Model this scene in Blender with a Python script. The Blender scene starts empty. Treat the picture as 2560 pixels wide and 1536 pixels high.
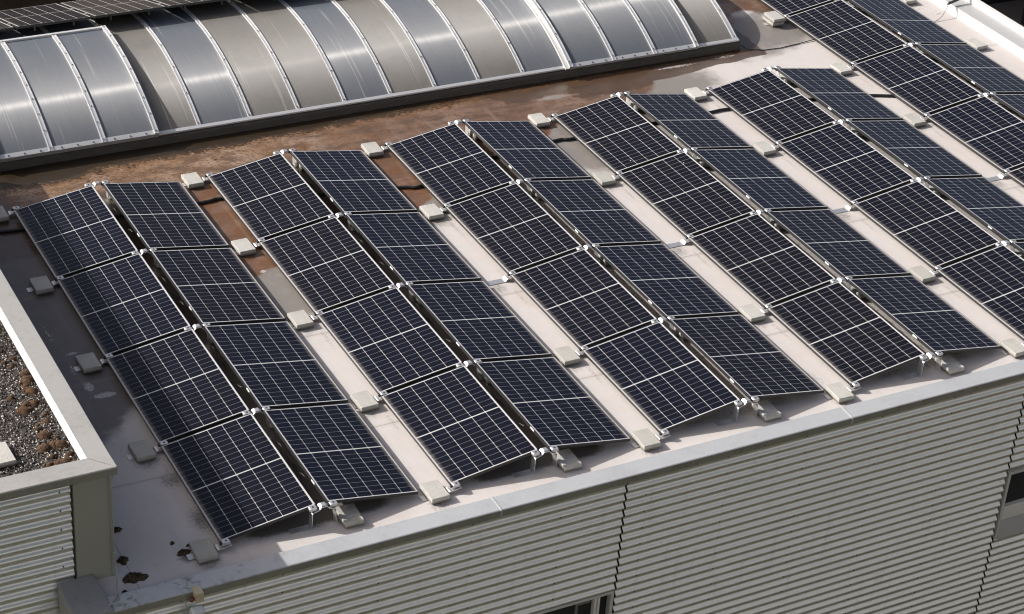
import bpy, math, random
import numpy as np
from mathutils import Matrix, Vector

SC = bpy.context.scene
COL = SC.collection
random.seed(7)
RNG = np.random.default_rng(7)

# ---------------------------------------------------------------- camera, world, sun, exposure
CAM_R = ((0.88702919, -0.45712871, 0.06490426), (-0.18951604, -0.48866196, -0.85164145), (0.42102600, 0.74313042, -0.52009065))
cam = bpy.data.cameras.new('camera')
cam.sensor_width = 36.0
cam.lens = 5369.346 / 2560 * 36.0
cam.clip_start = 0.1
cam.clip_end = 2000
camo = bpy.data.objects.new('camera', cam)
COL.objects.link(camo)
X, Y, Z = CAM_R
camo.matrix_world = Matrix(((X[0], -Y[0], -Z[0], -5.95613), (X[1], -Y[1], -Z[1], -16.01175), (X[2], -Y[2], -Z[2], 13.32234), (0, 0, 0, 1)))
SC.camera = camo

SUN_DIR = Vector((-1.225, 0.93, 1.0)).normalized()
sun = bpy.data.lights.new('sun', 'SUN')
sun.energy = 4.0
sun.angle = math.radians(0.5)
sun.color = (1.0, 0.965, 0.925)
suno = bpy.data.objects.new('sun', sun)
COL.objects.link(suno)
suno.rotation_euler = SUN_DIR.to_track_quat('Z', 'Y').to_euler()

world = bpy.data.worlds.new('World')
SC.world = world
world.use_nodes = True
wn = world.node_tree
sky = wn.nodes.new('ShaderNodeTexSky')
sky.sky_type = 'NISHITA'
sky.sun_disc = False
sky.sun_elevation = math.asin(SUN_DIR.z)
sky.sun_rotation = math.atan2(SUN_DIR.x, SUN_DIR.y)
sky.air_density = 0.55
sky.dust_density = 5.0
sky.ozone_density = 0.4
wn.links.new(sky.outputs['Color'], wn.nodes['Background'].inputs['Color'])
wn.nodes['Background'].inputs['Strength'].default_value = 0.100

SC.view_settings.view_transform = 'Standard'
SC.view_settings.look = 'None'
SC.view_settings.exposure = 0.48
SC.view_settings.gamma = 1.0
SC.view_settings.use_curve_mapping = False
SC.render.engine = 'CYCLES'
SC.cycles.max_bounces = 6
SC.cycles.use_denoising = True
SC.cycles.filter_width = 1.1
SC.cycles.sample_clamp_indirect = 4.0

# ---------------------------------------------------------------- node helpers
class NT:
    def __init__(self, name):
        self.m = bpy.data.materials.new(name)
        self.m.use_nodes = True
        self.t = self.m.node_tree
        self.b = self.t.nodes['Principled BSDF']
    def n(self, typ, **kw):
        nd = self.t.nodes.new('ShaderNode' + typ)
        for k, v in kw.items():
            setattr(nd, k, v)
        return nd
    def put(self, sock, v):
        if v is None:
            return
        if hasattr(v, 'is_output') or isinstance(v, bpy.types.NodeSocket):
            self.t.links.new(v, sock)
        elif isinstance(v, (tuple, list)) and len(v) == 3 and sock.type == 'RGBA':
            sock.default_value = (*v, 1)
        else:
            sock.default_value = v
    def math(self, op, a, b=None, c=None, clamp=False):
        nd = self.n('Math', operation=op, use_clamp=clamp)
        self.put(nd.inputs[0], a); self.put(nd.inputs[1], b); self.put(nd.inputs[2], c)
        return nd.outputs[0]
    def mix(self, f, a, b, blend='MIX'):
        nd = self.n('Mix', data_type='RGBA', blend_type=blend)
        self.put(nd.inputs[0], f); self.put(nd.inputs[6], a); self.put(nd.inputs[7], b)
        return nd.outputs[2]
    def mixf(self, f, a, b):
        nd = self.n('Mix', data_type='FLOAT')
        self.put(nd.inputs[0], f); self.put(nd.inputs[2], a); self.put(nd.inputs[3], b)
        return nd.outputs[0]
    def coord(self, which='Object'):
        return self.n('TexCoord').outputs[which]
    def xyz(self, v):
        s = self.n('SeparateXYZ'); self.put(s.inputs[0], v)
        return s.outputs
    def scale(self, v, s):
        nd = self.n('VectorMath', operation='MULTIPLY'); self.put(nd.inputs[0], v); nd.inputs[1].default_value = s
        return nd.outputs[0]
    def noise(self, v, scale, detail=4, rough=0.55, dist=0.0):
        nd = self.n('TexNoise'); self.put(nd.inputs['Vector'], v)
        nd.inputs['Scale'].default_value = scale; nd.inputs['Detail'].default_value = detail
        nd.inputs['Roughness'].default_value = rough; nd.inputs['Distortion'].default_value = dist
        return nd.outputs['Fac']
    def step(self, v, lo, hi):
        nd = self.n('MapRange', interpolation_type='SMOOTHSTEP')
        self.put(nd.inputs[0], v); self.put(nd.inputs[1], lo); self.put(nd.inputs[2], hi)
        return nd.outputs[0]
    def attr(self, name):
        return self.n('Attribute', attribute_name=name).outputs['Fac']
    def rnd(self):
        return self.n('ObjectInfo').outputs['Random']
    def bump(self, h, strength=0.3, dist=0.01):
        nd = self.n('Bump'); nd.inputs['Strength'].default_value = strength; nd.inputs['Distance'].default_value = dist
        self.put(nd.inputs['Height'], h)
        self.t.links.new(nd.outputs[0], self.b.inputs['Normal'])
    def out(self, col=None, rough=None, metal=None, **kw):
        self.put(self.b.inputs['Base Color'], col); self.put(self.b.inputs['Roughness'], rough); self.put(self.b.inputs['Metallic'], metal)
        for k, v in kw.items():
            self.put(self.b.inputs[k], v)
        return self.m

M = {}
def mat_plain(name, col, rough=0.5, metal=0.0, var=0.15, scale=12, **kw):
    m = NT(name)
    n = m.noise(m.coord(), scale, 5)
    lo = tuple(c * (1 - var) for c in col); hi = tuple(min(1, c * (1 + var)) for c in col)
    M[name] = m.out(m.mix(n, lo, hi), rough, metal, **kw)

mat_plain('aluminium', (0.66, 0.66, 0.66), 0.42, 0.8, 0.08)
mat_plain('rib_metal', (0.72, 0.72, 0.71), 0.45, 0.45, 0.08, 30)
mat_plain('black_frame', (0.025, 0.025, 0.027), 0.4, 0.0, 0.2)
mat_plain('black_rubber', (0.015, 0.015, 0.015), 0.55, 0.0, 0.3)
mat_plain('bolt_dark', (0.05, 0.05, 0.05), 0.5)
mat_plain('sticker', (0.75, 0.75, 0.75), 0.5, 0.0, 0.05)
mat_plain('trim_paint', (0.31, 0.305, 0.255), 0.5, 0.0, 0.05, 3)
mat_plain('window_frame', (0.55, 0.54, 0.50), 0.45, 0.0, 0.05)
mat_plain('white_frame', (0.72, 0.69, 0.64), 0.45, 0.0, 0.05)
mat_plain('dark_void', (0.02, 0.02, 0.02), 0.9)
mat_plain('white_flashing', (0.57, 0.565, 0.55), 0.5, 0.0, 0.04)
mat_plain('beige_plastic', (0.50, 0.43, 0.30), 0.5)
mat_plain('white_plastic', (0.62, 0.65, 0.66), 0.4, 0.0, 0.06)
mat_plain('amber_lens', (0.42, 0.22, 0.07), 0.3)
mat_plain('rust_red', (0.14, 0.05, 0.035), 0.7)
mat_plain('wire_metal', (0.45, 0.44, 0.42), 0.45, 0.6)
mat_plain('grey_coping', (0.52, 0.52, 0.51), 0.45, 0.3, 0.05)
mat_plain('dark_wall', (0.03, 0.03, 0.032), 0.8)
mat_plain('upstand_grey', (0.17, 0.165, 0.16), 0.8, 0.0, 0.3, 8)
mat_plain('bounce_pale', (0.41, 0.425, 0.425), 0.8, 0, 0.06, 1)  # pale face of the unseen block added to brighten the shaded wall
mat_plain('stone', (0.55, 0.53, 0.48), 0.9)

def mat_corrugated():
    m = NT('corrugated_sheet')
    v = m.coord()
    n = m.noise(m.scale(v, (0.5, 1, 3)), 1.2, 4)
    st = m.noise(m.scale(v, (9, 9, 0.6)), 1.5, 5)
    c = m.mix(n, (0.69, 0.69, 0.64), (0.765, 0.765, 0.71))
    c = m.mix(m.math('MULTIPLY', m.step(st, 0.52, 0.78), 0.38), c, (0.52, 0.49, 0.43))
    M['corrugated'] = m.out(c, 0.35, 0.68)
mat_corrugated()

def mat_galv(name, base, dirt_lo, dirt_amt, spots, far=None):
    m = NT(name)
    v = m.coord()
    big = m.noise(v, 2.2, 5)
    fine = m.noise(v, 60, 6, 0.7)
    mid = m.noise(v, 14, 6, 0.65)
    c = m.mix(fine, tuple(b * 0.82 for b in base), tuple(min(1, b * 1.12) for b in base))
    sp = m.math('MULTIPLY', m.step(mid, 0.47, 0.62), m.step(big, 0.36, 0.58))
    sp = m.math('MULTIPLY', sp, m.step(fine, 0.40, 0.56))
    if far is not None:      # dark spots dense at the left end, thinner along the edge
        spots = m.mixf(m.step(m.xyz(v)[0], -0.9, 0.5), spots, far)
    c = m.mix(m.math('MULTIPLY', sp, spots), c, dirt_lo)
    c = m.mix(m.math('MULTIPLY', m.step(big, 0.45, 0.8), dirt_amt), c, tuple(b * 0.6 for b in base))
    M[name] = m.out(c, 0.5, 0.25)
mat_galv('coping_metal', (0.475, 0.49, 0.50), (0.10, 0.10, 0.08), 0.25, 0.95, 0.12)
mat_galv('hood_metal', (0.33, 0.335, 0.34), (0.12, 0.12, 0.11), 0.25, 0.25)
mat_galv('annex_coping', (0.38, 0.375, 0.355), (0.12, 0.11, 0.08), 0.25, 0.22)
mat_galv('fascia_metal', (0.29, 0.285, 0.235), (0.13, 0.12, 0.08), 0.3, 0.5)

def mat_concrete():
    m = NT('concrete_block')
    v = m.coord()
    r = m.rnd()
    fine = m.noise(v, 70, 6, 0.75)
    mid = m.noise(v, 9, 5)
    c = m.mix(fine, (0.37, 0.365, 0.34), (0.60, 0.59, 0.555))
    c = m.mix(m.math('MULTIPLY', m.step(mid, 0.45, 0.7), 0.35), c, (0.36, 0.345, 0.29))
    z = m.xyz(v)[2]
    low = m.step(m.math('ADD', z, m.math('MULTIPLY', fine, 0.03)), 0.05, 0.025)
    c = m.mix(m.math('MULTIPLY', low, 0.8), c, (0.13, 0.11, 0.07))
    c = m.mix(1.0, c, m.mix(r, (0.78, 0.78, 0.76), (1, 1, 1)), 'MULTIPLY')
    m.bump(fine, 0.8, 0.008)
    M['concrete'] = m.out(c, 0.9)
mat_concrete()

PW, PL = 1.0352, 1.755      # solar panel: across the slope, along the row
def mat_cells(name='cells', rows=10, cell_lo=(0.0046, 0.0047, 0.0080), cell_hi=(0.0068, 0.0064, 0.0098), plain=False):
    m = NT(name)
    v = m.coord()
    x, y, z = m.xyz(v)
    r = m.rnd()
    mx, my, gap = 0.020, 0.018, 0.015
    cw = (PW - 2 * mx) / 6
    ch = (PL / 2 - my - gap / 2) / rows
    u = m.math('DIVIDE', m.math('SUBTRACT', x, mx), cw)
    yy = m.math('ABSOLUTE', m.math('SUBTRACT', y, PL / 2))          # distance from the middle bar
    w = m.math('DIVIDE', m.math('SUBTRACT', yy, gap / 2), ch)
    fu = m.math('FRACT', u); fw = m.math('FRACT', w)
    du = m.math('MULTIPLY', m.math('MINIMUM', fu, m.math('SUBTRACT', 1.0, fu)), cw)
    dw = m.math('MULTIPLY', m.math('MINIMUM', fw, m.math('SUBTRACT', 1.0, fw)), ch)
    col_line = m.math('LESS_THAN', du, 0.0045 if plain else 0.0022)
    row_line = m.math('LESS_THAN', dw, 0.0022)
    diam = m.math('LESS_THAN', m.math('ADD', du, dw), 0.0090)
    mid = m.math('LESS_THAN', yy, gap / 2)
    edge_x = m.math('MAXIMUM', m.math('LESS_THAN', x, mx), m.math('GREATER_THAN', x, PW - mx))
    edge_y = m.math('GREATER_THAN', yy, PL / 2 - my)
    white = m.math('MAXIMUM', m.math('MAXIMUM', col_line, m.math('MULTIPLY', diam, 0.0 if plain else 1.0)), m.math('MAXIMUM', mid, m.math('MAXIMUM', edge_x, edge_y)))
    bb = m.math('ABSOLUTE', m.math('SUBTRACT', m.math('FRACT', m.math('MULTIPLY', u, 9.0)), 0.5))
    bus = m.math('LESS_THAN', bb, 0.075)
    cellid = m.n('TexWhiteNoise', noise_dimensions='3D')
    comb = m.n('CombineXYZ'); m.put(comb.inputs[0], m.math('FLOOR', u)); m.put(comb.inputs[1], m.math('FLOOR', m.math('DIVIDE', y, ch))); m.put(comb.inputs[2], m.math('MULTIPLY', r, 50.0))
    m.put(cellid.inputs[0], comb.outputs[0])
    cell = m.mix(cellid.outputs[0], cell_lo, cell_hi)
    cell = m.mix(m.math('MULTIPLY', m.step(r, 0.0, 1.0), 0.5), cell, (0.0040, 0.0060, 0.0150))
    cell = m.mix(m.math('MULTIPLY', bus, 0.0 if plain else 0.4), cell, (0.036, 0.035, 0.040))
    cell = m.mix(m.math('MULTIPLY', row_line, 0.0 if plain else 0.8), cell, (0.19, 0.19, 0.20))
    c = m.mix(white, cell, (0.60, 0.58, 0.56) if plain else (0.45, 0.45, 0.45))
    # dust: a film over all, thicker along the low edge and in drip streaks
    off = m.n('VectorMath', operation='ADD'); m.put(off.inputs[0], v)
    cb = m.n('CombineXYZ'); m.put(cb.inputs[0], m.math('MULTIPLY', r, 37.0)); m.put(cb.inputs[1], m.math('MULTIPLY', r, 91.0)); m.put(off.inputs[1], cb.outputs[0])
    film = m.noise(off.outputs[0], 2.0, 5)
    streak = m.noise(m.scale(off.outputs[0], (1.2, 22, 1)), 1.0, 4)
    low = m.step(m.math('SUBTRACT', x, m.math('MULTIPLY', streak, 0.04)), 0.055, -0.020)
    specks = m.step(m.noise(off.outputs[0], 45, 3, 0.6), 0.74, 0.80)
    d = m.math('ADD', m.math('MULTIPLY', low, 0.42), m.math('MULTIPLY', film, 0.008))
    d = m.math('ADD', d, m.math('MULTIPLY', specks, 0.10), clamp=True)
    c = m.mix(d, c, (0.33, 0.30, 0.27))
    vo = m.n('TexVoronoi', feature='F1'); vo.inputs['Scale'].default_value = 3.2; m.put(vo.inputs['Vector'], off.outputs[0])
    pick = m.n('SeparateColor'); m.put(pick.inputs[0], vo.outputs['Color'])
    drop = m.math('MULTIPLY', m.math('LESS_THAN', vo.outputs['Distance'], 0.035), m.math('GREATER_THAN', pick.outputs[0], 0.93))
    c = m.mix(m.math('MULTIPLY', drop, 0.0 if plain else 0.75), c, (0.6, 0.6, 0.57))
    M[name] = m.out(c, m.mixf(m.math('MULTIPLY', low, 0.6), 0.10, 0.5), 0.0, **{'IOR': 1.23, 'Specular Tint': (0.34, 0.62, 1.0, 1.0)})
mat_cells()
mat_cells('cells_plain_glare', 10, (0.075, 0.068, 0.066), (0.088, 0.080, 0.078), True)  # sun glare and haze on the glass put into the paler cell colour

def mat_poly(name, base, rough, spec, tint, ir, sheen):
    m = NT(name)
    v = m.coord()
    s = m.xyz(v)
    cmb = m.n('CombineXYZ'); m.put(cmb.inputs[0], s[0]); m.put(cmb.inputs[1], m.math('MULTIPLY', s[1], 0.02)); m.put(cmb.inputs[2], m.math('MULTIPLY', s[2], 0.02))
    line = m.noise(cmb.outputs[0], 70, 3, 0.7)
    line2 = m.noise(cmb.outputs[0], 14, 4, 0.6)
    blot = m.noise(v, 2.5, 6, 0.65)
    fine = m.noise(v, 40, 5, 0.7)
    c = m.mix(line, tuple(b * 0.82 for b in base), tuple(b * 1.18 for b in base))
    c = m.mix(m.math('MULTIPLY', m.step(blot, 0.47, 0.70), 0.55), c, tint)
    c = m.mix(m.math('MULTIPLY', m.step(fine, 0.55, 0.75), 0.25), c, (0.10, 0.09, 0.075))
    c = m.mix(m.math('MULTIPLY', m.step(line2, 0.62, 0.68), 0.35), c, (0.50, 0.48, 0.44))
    tan = m.n('Tangent', direction_type='UV_MAP', uv_map='UVMap')
    M[name] = m.out(c, m.mixf(line, rough * 0.92, rough * 1.08), 0.0, **{'IOR': ir, 'Anisotropic': 0.95, 'Tangent': tan.outputs[0], 'Specular IOR Level': spec})
    # narrow sheen across the extruded channels of the sheet
    gl = m.n('BsdfAnisotropic')
    gl.inputs['Color'].default_value = (1, 0.97, 0.92, 1)
    gl.inputs['Roughness'].default_value = 0.31
    gl.inputs['Anisotropy'].default_value = -0.86
    m.put(gl.inputs['Tangent'], tan.outputs[0])
    ms = m.n('MixShader')
    m.put(ms.inputs[0], m.mixf(m.step(line, 0.25, 0.75), sheen * 0.55, sheen * 1.3))
    m.t.links.new(m.b.outputs[0], ms.inputs[1]); m.t.links.new(gl.outputs[0], ms.inputs[2])
    m.t.links.new(ms.outputs[0], m.t.nodes['Material Output'].inputs['Surface'])
mat_poly('poly_clean', (0.102, 0.118, 0.140), 0.48, 0.5, (0.125, 0.135, 0.145), 1.66, 0.020)
mat_poly('poly_dusty', (0.145, 0.138, 0.122), 0.60, 0.5, (0.10, 0.092, 0.076), 1.80, 0.004)

def mat_curb():
    m = NT('curb_bitumen')
    v = m.coord()
    n = m.noise(m.scale(v, (1, 1, 4)), 6, 6, 0.65)
    f = m.noise(v, 45, 5, 0.7)
    c = m.mix(n, (0.045, 0.040, 0.033), (0.13, 0.115, 0.098))
    c = m.mix(m.math('MULTIPLY', m.step(f, 0.5, 0.7), 0.4), c, (0.05, 0.04, 0.03))
    m.bump(n, 0.5, 0.02)
    M['curb'] = m.out(c, 0.85)
mat_curb()

def mat_roof():
    m = NT('roof_membrane')
    v = m.coord()
    n1 = m.noise(v, 0.9, 6, 0.6)
    n2 = m.noise(v, 5.0, 6, 0.62)
    n3 = m.noise(v, 26, 6, 0.7)
    n4 = m.noise(v, 90, 4, 0.7)
    n5 = m.noise(m.scale(v, (0.6, 1.3, 1)), 30, 3, 0.6)
    rust, damp, salt, moss = (m.attr(a) for a in ('rust', 'damp', 'salt', 'moss'))
    grime_dark, wet = m.attr('grime_dark'), m.attr('wet')
    c = m.mix(n2, (0.485, 0.452, 0.430), (0.555, 0.525, 0.504))
    c = m.mix(m.math('MULTIPLY', m.step(n1, 0.42, 0.72), 0.22), c, (0.44, 0.38, 0.34))
    c = m.mix(m.math('MULTIPLY', m.step(n3, 0.58, 0.75), 0.16), c, (0.36, 0.31, 0.27))
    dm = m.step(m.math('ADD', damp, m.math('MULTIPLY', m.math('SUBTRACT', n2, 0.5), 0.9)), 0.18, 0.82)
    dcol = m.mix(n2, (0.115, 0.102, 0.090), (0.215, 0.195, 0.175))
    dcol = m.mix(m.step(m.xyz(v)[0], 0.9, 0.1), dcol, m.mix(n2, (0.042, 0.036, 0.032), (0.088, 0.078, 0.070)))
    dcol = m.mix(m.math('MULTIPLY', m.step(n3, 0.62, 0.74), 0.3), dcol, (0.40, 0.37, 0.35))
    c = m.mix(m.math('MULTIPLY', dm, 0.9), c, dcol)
    rs = m.step(m.math('ADD', rust, m.math('MULTIPLY', m.math('SUBTRACT', n2, 0.5), 0.75)), 0.33, 0.63)
    xl = m.math('MULTIPLY', m.step(m.xyz(v)[0], 6.0, 3.0), m.step(m.xyz(v)[1], 7.25, 7.5))
    rcol = m.mix(m.step(n1, 0.35, 0.65), (0.12, 0.068, 0.042), (0.20, 0.13, 0.090))
    rcol = m.mix(xl, rcol, m.mix(m.step(n1, 0.4, 0.6), (0.225, 0.135, 0.075), (0.29, 0.205, 0.14)))
    rcol = m.mix(m.math('MULTIPLY', m.step(n2, 0.47, 0.72), m.mixf(xl, 1.0, 0.45)), rcol, (0.115, 0.050, 0.018))
    rcol = m.mix(m.math('MULTIPLY', m.step(n3, 0.5, 0.68), 0.3), rcol, (0.30, 0.22, 0.165))
    rcol = m.mix(m.math('MULTIPLY', m.step(m.noise(m.scale(v, (0.7, 1.6, 1)), 3.2, 6, 0.7), 0.42, 0.62), 0.8), rcol, (0.080, 0.046, 0.027))
    rcol = m.mix(m.math('MULTIPLY', m.step(n5, m.mixf(xl, 0.60, 0.53), m.mixf(xl, 0.68, 0.60)), 0.85), rcol, (0.050, 0.030, 0.020))
    lane = m.step(m.xyz(v)[1], 7.5, 7.1)
    rcol = m.mix(m.math('MULTIPLY', lane, m.mixf(m.step(n2, 0.4, 0.6), 0.35, 0.85)), rcol, m.mix(n3, (0.085, 0.040, 0.020), (0.19, 0.085, 0.036)))
    c = m.mix(rs, c, rcol)
    run = m.noise(m.scale(v, (7.0, 0.5, 1)), 1.0, 5, 0.6)
    c = m.mix(m.math('MULTIPLY', m.step(run, 0.52, 0.75), 0.22), c, (0.33, 0.29, 0.25))
    gr = m.math('MULTIPLY', m.step(m.math('ADD', grime_dark, m.math('MULTIPLY', m.math('SUBTRACT', n3, 0.5), 0.9)), 0.25, 0.95), 0.85)
    c = m.mix(gr, c, (0.055, 0.047, 0.036))
    wt = m.step(m.math('ADD', wet, m.math('MULTIPLY', m.math('SUBTRACT', n2, 0.5), 0.7)), 0.42, 0.52)
    wcol = m.mix(n2, (0.030, 0.022, 0.016), (0.095, 0.052, 0.026))
    c = m.mix(m.math('MULTIPLY', wt, 0.88), c, wcol)
    ms = m.math('MULTIPLY', m.step(m.math('ADD', m.math('ADD', moss, m.math('MULTIPLY', m.math('SUBTRACT', n2, 0.5), 1.1)), m.math('MULTIPLY', m.math('SUBTRACT', n5, 0.5), 1.3)), 0.50, 0.64), m.math('MAXIMUM', m.step(n4, 0.34, 0.50), m.step(moss, 0.62, 0.85)))
    mo = m.math('ADD', m.math('ADD', moss, m.math('MULTIPLY', m.math('SUBTRACT', n2, 0.5), 1.1)), m.math('MULTIPLY', m.math('SUBTRACT', n5, 0.5), 1.3))
    c = m.mix(m.math('MULTIPLY', m.step(mo, 0.30, 0.50), 0.65), c, m.mix(n3, (0.09, 0.042, 0.016), (0.24, 0.12, 0.045)))
    c = m.mix(ms, c, m.mix(n4, (0.008, 0.006, 0.004), (0.045, 0.028, 0.012)))
    sl = m.math('MULTIPLY', m.step(m.math('ADD', salt, m.math('MULTIPLY', m.math('SUBTRACT', n3, 0.5), 1.8)), 0.55, 0.72), m.step(n4, 0.42, 0.56))
    c = m.mix(m.math('MULTIPLY', sl, 0.85), c, (0.62, 0.60, 0.60))
    # welded seams of the membrane sheets
    x, y, z = m.xyz(v)
    fy = m.math('ABSOLUTE', m.math('SUBTRACT', m.math('FRACT', m.math('DIVIDE', m.math('SUBTRACT', y, m.math('ADD', 0.36, m.math('MULTIPLY', n1, 0.02))), 1.955)), 0.5))
    seam = m.math('LESS_THAN', fy, 0.0022)
    sx = m.math('LESS_THAN', m.math('ABSOLUTE', m.math('ADD', x, 0.935)), 0.004)
    c = m.mix(m.math('MULTIPLY', m.math('MAXIMUM', seam, sx), 0.6), c, (0.12, 0.105, 0.09))
    lap = m.step(fy, 0.030, 0.0)
    c = m.mix(m.math('MULTIPLY', lap, 0.18), c, (0.25, 0.22, 0.19))
    h = m.math('ADD', m.math('MULTIPLY', n3, 0.4), m.math('MULTIPLY', n1, 1.0))
    h = m.math('ADD', h, m.math('MULTIPLY', ms, 1.0))
    m.bump(h, 0.35, 0.012)
    rough = m.mixf(m.math('MAXIMUM', m.math('MAXIMUM', wt, m.math('MULTIPLY', rs, m.step(n1, 0.42, 0.58))), m.math('MULTIPLY', dm, 0.5)), 0.62, 0.30)
    M['roof'] = m.out(c, rough)
mat_roof()

def mat_gravel():
    m = NT('gravel_stone')
    t = m.attr('tone')
    a = m.mix(m.step(t, 0.0, 0.5), (0.035, 0.03, 0.026), (0.17, 0.145, 0.125))
    M['gravel'] = m.out(m.mix(m.step(t, 0.5, 1.0), a, (0.60, 0.57, 0.53)), 0.85)
mat_gravel()

def mat_moss(name, lo, hi):
    m = NT(name)
    v = m.coord()
    n = m.noise(v, 40, 6, 0.7)
    m.bump(n, 1.0, 0.02)
    M[name] = m.out(m.mix(m.step(n, 0.35, 0.65), lo, hi), 0.95)
mat_moss('moss_brown', (0.03, 0.016, 0.008), (0.115, 0.058, 0.022))
mat_moss('moss_dark', (0.016, 0.012, 0.007), (0.085, 0.058, 0.028))

def mat_ground():
    m = NT('yard_asphalt')
    v = m.coord()
    n = m.noise(v, 0.4, 6); f = m.noise(v, 12, 5, 0.7)
    c = m.mix(n, (0.17, 0.14, 0.11), (0.23, 0.195, 0.16))
    M['terrace'] = m.out(m.mix(m.math('MULTIPLY', f, 0.3), c, (0.10, 0.085, 0.07)), 0.9)
    m = NT('yard_lawn')
    v = m.coord()
    n = m.noise(v, 0.4, 6)
    M['ground'] = m.out(m.mix(n, (0.045, 0.048, 0.022), (0.075, 0.075, 0.04)), 0.95)
mat_ground()

def mat_glass():
    m = NT('window_pane')
    v = m.coord()
    n = m.noise(v, 0.7, 3)
    M['pane'] = m.out(m.mix(n, (0.012, 0.016, 0.014), (0.03, 0.036, 0.034)), 0.06, 0.0, IOR=1.5)
mat_glass()

# ---------------------------------------------------------------- mesh helpers
class MB:
    def __init__(self):
        self.v, self.f, self.mi, self.cur = [], [], [], 0
    def face(self, pts):
        i = len(self.v); self.v += [tuple(p) for p in pts]
        self.f.append(tuple(range(i, i + len(pts)))); self.mi.append(self.cur)
    def quads(self, verts, faces):
        i = len(self.v); self.v += [tuple(p) for p in verts]
        self.f += [tuple(a + i for a in q) for q in faces]; self.mi += [self.cur] * len(faces)
    def box(self, x0, x1, y0, y1, z0, z1, mat=None):
        P = [(x0, y0, z0), (x1, y0, z0), (x1, y1, z0), (x0, y1, z0), (x0, y0, z1), (x1, y0, z1), (x1, y1, z1), (x0, y1, z1)]
        if mat is not None:
            P = [tuple(mat @ Vector(p)) for p in P]
        self.quads(P, [(3, 2, 1, 0), (4, 5, 6, 7), (0, 1, 5, 4), (1, 2, 6, 5), (2, 3, 7, 6), (3, 0, 4, 7)])
    def bevbox(self, x0, x1, y0, y1, z0, z1, b, mat=None):
        V = []
        for z, i in ((z0, b * .5), (z0 + b, 0), (z1 - b, 0), (z1, b)):
            c = b * .8
            V += [(x0 + i + c, y0 + i, z), (x1 - i - c, y0 + i, z), (x1 - i, y0 + i + c, z), (x1 - i, y1 - i - c, z), (x1 - i - c, y1 - i, z), (x0 + i + c, y1 - i, z), (x0 + i, y1 - i - c, z), (x0 + i, y0 + i + c, z)]
        if mat is not None:
            V = [tuple(mat @ Vector(p)) for p in V]
        F = [tuple(range(7, -1, -1)), tuple(range(24, 32))]
        for k in range(3):
            for j in range(8):
                a = k * 8 + j; c2 = k * 8 + (j + 1) % 8
                F.append((a, c2, c2 + 8, a + 8))
        self.quads(V, F)
    def extrude(self, prof, axis, a, b, closed=True):
        """prof: 2D points; axis 'x' -> (y,z) profile swept a..b along x; axis 'y' -> (x,z)."""
        n = len(prof)
        if axis == 'x':
            V = [(a, p, q) for p, q in prof] + [(b, p, q) for p, q in prof]
        else:
            V = [(p, a, q) for p, q in prof] + [(p, b, q) for p, q in prof]
        F = [(i, (i + 1) % n, n + (i + 1) % n, n + i) for i in range(n if closed else n - 1)]
        if closed:
            F += [tuple(range(n - 1, -1, -1)), tuple(range(n, 2 * n))]
        self.quads(V, F)
    def ribbon(self, pts, axis, a, b, th):
        """a bent sheet: 2D centre line thickened by th, swept along axis."""
        L, Rr = [], []
        for i, p in enumerate(pts):
            p0 = pts[max(i - 1, 0)]; p1 = pts[min(i + 1, len(pts) - 1)]
            d = (p1[0] - p0[0], p1[1] - p0[1]); l = math.hypot(*d) or 1
            nx, ny = -d[1] / l * th / 2, d[0] / l * th / 2
            L.append((p[0] + nx, p[1] + ny)); Rr.append((p[0] - nx, p[1] - ny))
        self.extrude(L + Rr[::-1], axis, a, b)
    def tube(self, pts, r, n=6):
        pts = [Vector(p) for p in pts]
        V, F = [], []
        for i, p in enumerate(pts):
            d = (pts[min(i + 1, len(pts) - 1)] - pts[max(i - 1, 0)]).normalized()
            u = d.cross(Vector((0, 0, 1)))
            if u.length < 1e-3:
                u = d.cross(Vector((1, 0, 0)))
            u.normalize(); w = u.cross(d)
            for k in range(n):
                a = 2 * math.pi * k / n
                V.append(tuple(p + u * (r * math.cos(a)) + w * (r * math.sin(a))))
        for i in range(len(pts) - 1):
            for k in range(n):
                F.append((i * n + k, i * n + (k + 1) % n, (i + 1) * n + (k + 1) % n, (i + 1) * n + k))
        F += [tuple(range(n - 1, -1, -1)), tuple(range((len(pts) - 1) * n, len(pts) * n))]
        self.quads(V, F)
    def build(self, name, mats, parent=None, smooth=False, loc=None):
        me = bpy.data.meshes.new(name)
        me.from_pydata(self.v, [], self.f)
        for mm in (mats if isinstance(mats, (list, tuple)) else [mats]):
            me.materials.append(M[mm])
        me.polygons.foreach_set('material_index', self.mi)
        if smooth:
            me.polygons.foreach_set('use_smooth', [True] * len(self.f))
        me.validate(); me.update()
        o = bpy.data.objects.new(name, me)
        COL.objects.link(o)
        if parent:
            o.parent = parent
        if loc:
            o.location = loc
        return o

def tag(o, label=None, cat=None, group=None, kind=None):
    if label: o['label'] = label
    if cat: o['category'] = cat
    if group: o['group'] = group
    if kind: o['kind'] = kind
    return o
def empty(name, loc=(0, 0, 0), rz=0.0, label=None, cat=None, group=None):
    o = bpy.data.objects.new(name, None); COL.objects.link(o)
    o.location = loc; o.rotation_euler = (0, 0, rz); o.empty_display_size = 0.1
    return tag(o, label, cat, group)
def copy_tree(o, parent=None):
    c = o.copy(); COL.objects.link(c); c.parent = parent
    for ch in o.children:
        copy_tree(ch, c)
    return c

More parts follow.
